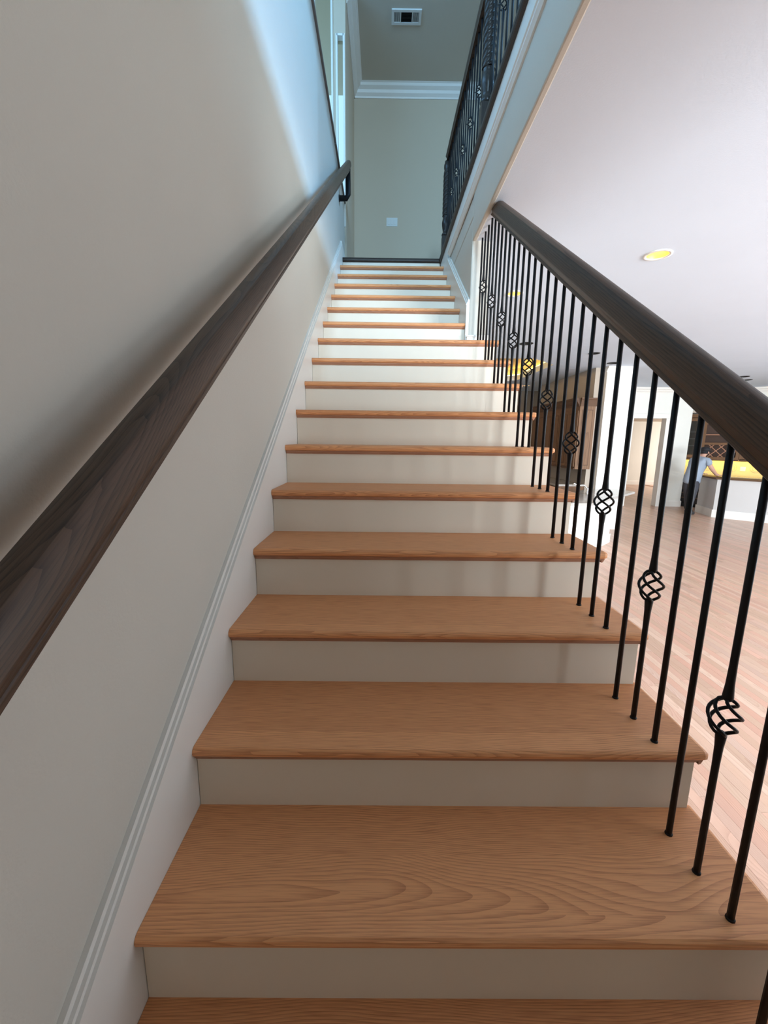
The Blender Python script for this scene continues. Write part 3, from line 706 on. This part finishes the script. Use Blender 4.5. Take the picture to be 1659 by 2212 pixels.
fc = thing('faucet', (4.04, 6.70, 0.20), 'arched chrome faucet standing on the granite peninsula counter', 'faucet')
MB().lathe([(0.028, 0), (0.028, 0.01), (0.018, 0.02), (0.016, 0.09), (0.012, 0.10)], (4.04, 6.70, 0.20), 14).build('body', 'chrome', fc)
MB().tube([(4.04 - 0.20 * t, 6.70, 0.27 + 0.02 * math.sin(6 * t) + 0.09 * t + (0.03 * math.sin(pi * t))) for t in [q / 12 for q in range(13)]] + [(3.80, 6.70, 0.375), (3.775, 6.70, 0.345)], 0.010, 8).build('spout', 'chrome', fc)
MB().tube([(4.04, 6.70, 0.30), (4.10, 6.70, 0.33)], 0.006, 8).build('lever', 'chrome', fc)
wall_plate('outlet', (4.70 - 0.002, 8.45, 0.37), 0.075, 0.115, 1, -pi / 2, 'pale outlet plate on the taupe kitchen wall under the cabinets', 'outlet')

# ================================================================== BAR
bw = thing('bar_counter', (8.8, 9.6, ZF), 'white panelled bar front with tall baseboard at the far right', 'bar')
bar = [(8.61, 9.51), (11.0, 7.36), (11.1, 7.48), (8.77, 9.57), (8.95, 10.28), (8.81, 10.30)]
MB().prism([(a, b, ZF) for a, b in bar], (0, 0, 0.215 - ZF)).build('wall_panel', 'barwall', bw)
b2 = [(8.585, 9.505), (11.0, 7.333), (11.0, 7.36), (8.61, 9.51), (8.81, 10.30), (8.785, 10.305)]
MB().prism([(a, b, ZF) for a, b in b2], (0, 0, 0.19)).build('baseboard', 'white', bw)
b3 = [(8.55, 9.49), (11.0, 7.28), (11.2, 7.55), (9.0, 9.62), (9.05, 10.31), (8.755, 10.33)]
MB().prism([(a, b, 0.217) for a, b in b3], (0, 0, 0.035)).build('bar_top', 'cabline', bw, bevel=0.004)['label'] = 'brown bar top edge'
# outlet on the bar front: (fraction along the 45 degree face)
nb = Vector((-(9.51 - 7.36), -(11.0 - 8.61))).normalized()
wall_plate('outlet', (8.61 + 0.32 * 2.39 * 1.0 - 0.001, 9.51 - 0.32 * 2.15 - 0.001, -0.42), 0.115, 0.075, 1, math.atan2(-2.15, 2.39), 'white outlet plate low on the bar front', 'outlet')
# base: wine fridge and base cabinet along the back wall (front at t = -0.26)
def bthing(name, s, t, z, label, cat, group=None): return thing(name, bar_pt(s, t, z), label, cat, group, rz=-pi / 4)
wfg = bthing('wine_fridge', 0.33, 0.0, ZF, 'black glass-door wine fridge under the bar counter behind the man', 'fridge')
def lb(mb, x0, x1, y0, y1, z0, z1): return mb.box((x0, y0, z0), (x1, y1, z1))
lb(MB(), -0.30, 0.30, -0.20, 0.34, 0.0, 0.875).build('body', 'dkmetal', wfg, local=True)
d = lb(MB(), -0.295, 0.295, -0.24, -0.20, 0.10, 0.865).build('door', 'blackglass', wfg, local=True, bevel=0.004)
for zz in (0.25, 0.38, 0.51, 0.64): lb(MB(), -0.24, 0.24, -0.243, -0.24, zz, zz + 0.018).build('shelf_edge', 'cabline', d, local=True)
MB().tube([(-0.25, -0.275, 0.80), (0.25, -0.275, 0.80)], 0.008, 8).build('handle', 'chrome', wfg, local=True)
lb(MB(), -0.295, 0.295, -0.235, -0.20, 0.0, 0.09).build('grille', 'dkmetal', wfg, local=True)
for s0, s1, lab in ((0.64, 1.9, 'dark brown base cabinet beside the wine fridge behind the bar'), (1.902, 2.8, 'dark brown base cabinet at the far end behind the bar')):
    e = bthing('base_cabinet', (s0 + s1) / 2, 0.0, ZF, lab, 'cabinet', 'base cabinets behind the bar')
    hw = (s1 - s0) / 2
    lb(MB(), -hw, hw, -0.22, 0.34, 0, 0.875).build('body', 'interior', e, local=True)
    for k in range(2): lb(MB(), -hw + 0.01 + k * hw, -0.01 + k * hw, -0.24, -0.22, 0.10, 0.86).build('door', 'interior', e, local=True, bevel=0.003)
e = bthing('end_panel_post', -0.01, 0.05, ZF, 'narrow brown wooden end panel left of the wine fridge', 'panel')
lb(MB(), -0.02, 0.02, -0.05, 0.28, 0, 0.875).build('board', 'cabline', e, local=True); lb(MB(), -0.024, 0.024, -0.055, -0.05, 0, 0.09).build('foot', 'cabline', e, local=True)
mb = bar_box(MB(), -0.06, 2.8, -0.26, 0.342, 0.158, 0.19)
tag(mb.build('back_counter', 'granite', bevel=0.003), 'dark counter under the yellow-lit backsplash behind the bar', 'counter')
bs = bar_box(MB(), -0.06, 3.2, 0.345, 0.36, 0.192, 0.64)
struct('wall_backsplash', bs, 'splash')
for k, s in enumerate((0.62, 1.13, 1.62, 2.1)):
    m = MB(); c = Vector(bar_pt(s, 0.340, 0.415)); u = Vector((S2, -S2, 0))
    m2 = []
    for rr in (0.105, 0.062):
        m.tube([c + (u * math.cos(q * pi / 12) + Vector((0, 0, 1)) * math.sin(q * pi / 12)) * rr for q in range(25)], 0.0055, 6, caps=False)
    nm = ('behind the man', 'between the two balusters', 'right of the outlet', 'farthest right')[k]
    tag(m.build('tile_medallion', 'splash'), 'round ring medallion on the yellow backsplash, %s' % nm, 'medallion', 'backsplash medallions')
p = bar_pt(1.36, 0.344, 0.39)
wall_plate('outlet', p, 0.115, 0.115, 2, -pi / 4, 'square double outlet plate on the yellow backsplash', 'outlet')
# upper cabinets
def upper(s0, s1, label, kind):
    e = bthing('bar_wall_cabinet', (s0 + s1) / 2, 0.0, 0.63, label, 'cabinet', 'wall cabinets above the bar backsplash')
    hw = (s1 - s0) / 2; H = 1.23
    def B(n, mat, *a, par=e, **k): return lb(MB(), *a).build(n, mat, par, local=True, **k)
    B('back', 'interior', -hw, hw, 0.31, 0.34, 0, H)
    b = lb(MB(), -hw, -hw + 0.02, 0.0, 0.31, 0, H); lb(b, hw - 0.02, hw, 0.0, 0.31, 0, H); lb(b, -hw, hw, 0.0, 0.31, 0, 0.02); lb(b, -hw, hw, 0.0, 0.31, H - 0.02, H); b.build('body', 'cab', e, local=True)
    B('crown', 'cab', -hw, hw, -0.045, 0.0, H - 0.09, H + 0.01, bevel=0.012)
    B('light_rail', 'cabline', -hw, hw, -0.01, 0.012, -0.03, 0.02)
    if kind == 'glass':
        nd = 1 if hw < 0.3 else 2
        for q in range(nd):
            a = -hw + 0.005 + q * (2 * hw / nd); c = a + 2 * hw / nd - 0.01
            d = lb(MB(), a, a + 0.075, -0.02, 0, 0.03, H - 0.1); lb(d, c - 0.075, c, -0.02, 0, 0.03, H - 0.1); lb(d, a + 0.075, c - 0.075, -0.02, 0, 0.03, 0.115); lb(d, a + 0.075, c - 0.075, -0.02, 0, H - 0.185, H - 0.1)
            dd = d.build('door', 'cab', e, local=True)
            lb(MB(), a + 0.07, c - 0.07, -0.012, -0.008, 0.11, H - 0.18).build('pane', 'cabglass', dd, local=True)
        for zz in (0.36, 0.55, 0.74): B('shelf', 'plate', -hw + 0.02, hw - 0.02, 0.02, 0.31, zz, zz + 0.02)
    else:
        fr = lb(MB(), -hw, -hw + 0.07, -0.02, 0, 0, H - 0.09); lb(fr, hw - 0.07, hw, -0.02, 0, 0, H - 0.09); lb(fr, -hw + 0.07, hw - 0.07, -0.02, 0, 0, 0.07); lb(fr, -hw + 0.07, hw - 0.07, -0.02, 0, 0.40, 0.46); fr.build('face_frame', 'cab', e, local=True)
        for zz in (0.66, 0.96): B('shelf', 'oakdark', -hw + 0.02, hw - 0.02, 0.0, 0.31, zz, zz + 0.022)
        # wine lattice: each slat of its own
        z0, z1, xa, xb_ = 0.07, 0.40, -hw + 0.07, hw - 0.07
        st_ = 0.215
        for sgn in (1, -1):
            c0 = xa - 0.33
            while c0 < xb_:
                # line x = c0 + t, z = z0 + t (or mirrored), clip to box
                ta = max(0, xa - c0); tb = min(z1 - z0, xb_ - c0)
                if tb - ta > 0.04:
                    if sgn == 1: P0, P1 = (c0 + ta, 0.0, z0 + ta), (c0 + tb, 0.0, z0 + tb)
                    else: P0, P1 = (c0 + ta, 0.004, z1 - ta), (c0 + tb, 0.004, z1 - tb)
                    v = (Vector(P1) - Vector(P0)).normalized(); nn = Vector((-v.z, 0, v.x)) * 0.009
                    A, Bp = Vector(P0), Vector(P1)
                    MB().prism([A - nn, Bp - nn, Bp + nn, A + nn], (0, 0.012, 0)).build('lattice_slat', 'oakdark', e, local=True)
                c0 += st_
    return e
upper(0.0, 0.42, 'glass-door wall cabinet with pale shelves left of the wine rack', 'glass')
upper(0.422, 1.26, 'open wall cabinet with shelves over a crossed wine rack', 'open')
upper(1.262, 1.80, 'glass-door wall cabinet right of the wine rack, partly behind the handrail', 'glass')
upper(1.802, 2.7, 'wall cabinet at the far right mostly hidden by the handrail', 'glass')
# under-cabinet strip lights (yellow)
us_ = thing('under_cabinet_light', bar_pt(1.3, 0.22, 0.628), 'yellow strip light under the bar wall cabinets', 'light', rz=-pi / 4)
lb(MB(), -1.2, 1.3, -0.012, 0.012, -0.012, 0.0).build('strip', 'cove', us_, local=True)
for k in range(3):
    l = area('under_cabinet_glow', bar_pt(0.45 + 0.85 * k, 0.20, 0.60), (0.7, 0.05), 2.2, (1.0, 0.80, 0.08), (0.25 * S2, 0.25 * S2, -1))

# ================================================================== PERSON at the bar
def skin_mesh(name, nodes, edges, mat, parent, sub=2):
    """nodes: list (pos, radius or (rx, ry)); grown with Skin + Subdivision, applied"""
    me = bpy.data.meshes.new(name); me.from_pydata([n[0] for n in nodes], edges, [])
    o = bpy.data.objects.new(name, me); C.objects.link(o)
    o.modifiers.new('skin', 'SKIN'); o.modifiers.new('sub', 'SUBSURF').levels = sub
    if not me.skin_vertices: 
        bm = bmesh.new(); bm.from_mesh(me); bm.verts.layers.skin.verify(); bm.to_mesh(me); bm.free()
    for sv, n in zip(me.skin_vertices[0].data, nodes):
        r = n[1]; sv.radius = r if isinstance(r, tuple) else (r, r); sv.use_root = False
    me.skin_vertices[0].data[0].use_root = True
    o.modifiers['sub'].render_levels = sub
    dg = bpy.context.evaluated_depsgraph_get(); dg.update()
    m2 = bpy.data.meshes.new_from_object(o.evaluated_get(dg)); m2.name = name
    bpy.data.objects.remove(o); bpy.data.meshes.remove(me)
    m2.polygons.foreach_set('use_smooth', [True] * len(m2.polygons))
    m2.materials.clear(); m2.materials.append(MT[mat])
    o2 = bpy.data.objects.new(name, m2); C.objects.link(o2)
    if parent is not None: o2.parent = parent
    return o2
# local frame: +x = the way he faces (towards the bar), +y = his left, z up from floor
pe = thing('person', (8.34, 9.98, ZF), 'man in black cap and grey-blue short-sleeved shirt leaning over the bar', 'person', rz=math.radians(8))
body = skin_mesh('body', [
    ((0.0, 0.0, 0.92), (0.10, 0.12)),      #0 pelvis
    ((0.04, 0.0, 1.10), (0.11, 0.13)),    #1 waist
    ((0.10, 0.0, 1.28), (0.11, 0.15)),    #2 chest
    ((0.15, 0.0, 1.39), (0.075, 0.11)),     #3 upper chest
    ((0.20, 0.0, 1.465), 0.062),           #4 neck
    ((0.24, 0.0, 1.52), 0.062),            #5 skull base
    ((0.27, 0.0, 1.57), (0.092, 0.078)),   #6 head
    ((0.275, 0.0, 1.625), (0.085, 0.072)), #7 crown
    ((0.17, 0.19, 1.36), 0.055),           #8 L shoulder
    ((0.24, 0.24, 1.15), 0.050),           #9 L elbow
    ((0.44, 0.20, 1.02), 0.034),           #10 L wrist
    ((0.17, -0.19, 1.36), 0.055),          #11 R shoulder
    ((0.27, -0.25, 1.17), 0.052),          #12 R elbow
    ((0.47, -0.20, 1.02), 0.036),          #13 R wrist
    ((-0.02, 0.10, 0.84), (0.07, 0.07)),   #14 L hip
    ((0.06, 0.11, 0.48), 0.055),           #15 L knee
    ((0.10, 0.11, 0.10), 0.045),           #16 L ankle
    ((-0.02, -0.10, 0.84), (0.07, 0.07)),  #17 R hip
    ((-0.04, -0.12, 0.48), 0.055),         #18 R knee
    ((-0.10, -0.12, 0.10), 0.045),         #19 R ankle
    ((0.52, 0.195, 1.005), (0.026, 0.034)),#20 L palm
    ((0.55, -0.195, 1.005), (0.026, 0.034)),#21 R palm
], [(0,1),(1,2),(2,3),(3,4),(4,5),(5,6),(6,7),(3,8),(8,9),(9,10),(3,11),(11,12),(12,13),(0,14),(14,15),(15,16),(0,17),(17,18),(18,19),(10,20),(13,21)], 'skin', pe)
# fingers, joined into each hand's own chain
for sy, (px, py) in ((1, (0.52, 0.195)), (-1, (0.55, -0.195))):
    nodes = [((px, py, 1.005), 0.020)]; edges = []
    for k, (dy, ln) in enumerate(((-0.028, 0.065), (-0.010, 0.078), (0.010, 0.072), (0.028, 0.058))):
        b = len(nodes); nodes += [((px + 0.035, py + dy * 0.9, 1.008), 0.0095), ((px + 0.035 + ln * 0.5, py + dy, 1.010), 0.009), ((px + 0.035 + ln, py + dy * 1.05, 0.992), 0.007)]
        edges += [(0, b), (b, b + 1), (b + 1, b + 2)]
    b = len(nodes); nodes += [((px + 0.005, py - sy * 0.04, 1.0), 0.010), ((px + 0.045, py - sy * 0.062, 0.995), 0.008)]; edges += [(0, b), (b, b + 1)]
    skin_mesh('hand', nodes, edges, 'skin', pe)
skin_mesh('shirt', [
    ((-0.005, 0.0, 0.74), (0.19, 0.21)), ((0.0, 0.0, 0.88), (0.185, 0.205)), ((0.03, 0.0, 1.02), (0.18, 0.20)), ((0.085, 0.0, 1.22), (0.172, 0.205)), ((0.135, 0.0, 1.37), (0.135, 0.18)), ((0.175, 0.0, 1.43), 0.088),
    ((0.165, 0.205, 1.365), 0.088), ((0.215, 0.245, 1.24), 0.078), ((0.165, -0.205, 1.365), 0.090), ((0.225, -0.25, 1.245), 0.080)],
    [(0,1),(1,2),(2,3),(3,4),(4,5),(4,6),(6,7),(4,8),(8,9)], 'shirt', pe)
for s, kx, axx in ((1, 0.06, 0.10), (-1, -0.04, -0.10)):
    skin_mesh('trouser_leg', [((-0.005, s * 0.085, 0.90), (0.125, 0.11)), ((0.0, s * 0.10, 0.72), 0.108), ((kx, s * 0.115, 0.47), 0.083), ((axx, s * 0.12, 0.07), 0.066)], [(0,1),(1,2),(2,3)], 'pants', pe)
    skin_mesh('shoe', [((axx - 0.06, s * 0.12, 0.045), 0.046), ((axx + 0.03, s * 0.12, 0.05), (0.052, 0.05)), ((axx + 0.14, s * 0.125, 0.035), (0.036, 0.048)), ((axx + 0.19, s * 0.127, 0.028), (0.025, 0.038))], [(0,1),(1,2),(2,3)], 'shoe', pe)
cap_ = MB().lathe([(0.101, 0.0), (0.105, 0.03), (0.098, 0.065), (0.075, 0.092), (0.035, 0.105), (0.004, 0.107)], (0.262, 0, 1.600), 20)
brim = []
for q in range(13):
    a = -pi / 2 + q * pi / 12; brim.append((0.285 + 0.155 * math.cos(a), 0.082 * math.sin(a), 1.605 - 0.02 * math.cos(a)))
cap_.prism(brim, (0, 0, 0.010)); cap_.build('cap', 'hair', pe, local=True)
hb = MB().lathe([(0.088, 0.0), (0.098, 0.03), (0.099, 0.07)], (0.252, 0, 1.535), 16); hb.build('hair', 'hair', pe, local=True)
fa_ = MB()
fa_.tube([(0.355, 0, 1.585), (0.382, 0, 1.560), (0.365, 0, 1.550)], [0.008, 0.015, 0.010], 8); fa_.build('nose', 'skin', pe, local=True)
for s in (1, -1):
    MB().lathe([(0.004, -0.028), (0.016, -0.015), (0.020, 0.005), (0.014, 0.024), (0.004, 0.03)], (0.268, s * 0.086, 1.565), 8).build('ear', 'skin', pe, local=True)
    MB().lathe([(0.002, -0.008), (0.009, 0), (0.002, 0.008)], (0.350, s * 0.033, 1.588), 8).build('eye', 'hair', pe, local=True)
MB().box((0.347, -0.022, 1.524), (0.356, 0.022, 1.530)).build('mouth', 'cabline', pe, local=True)
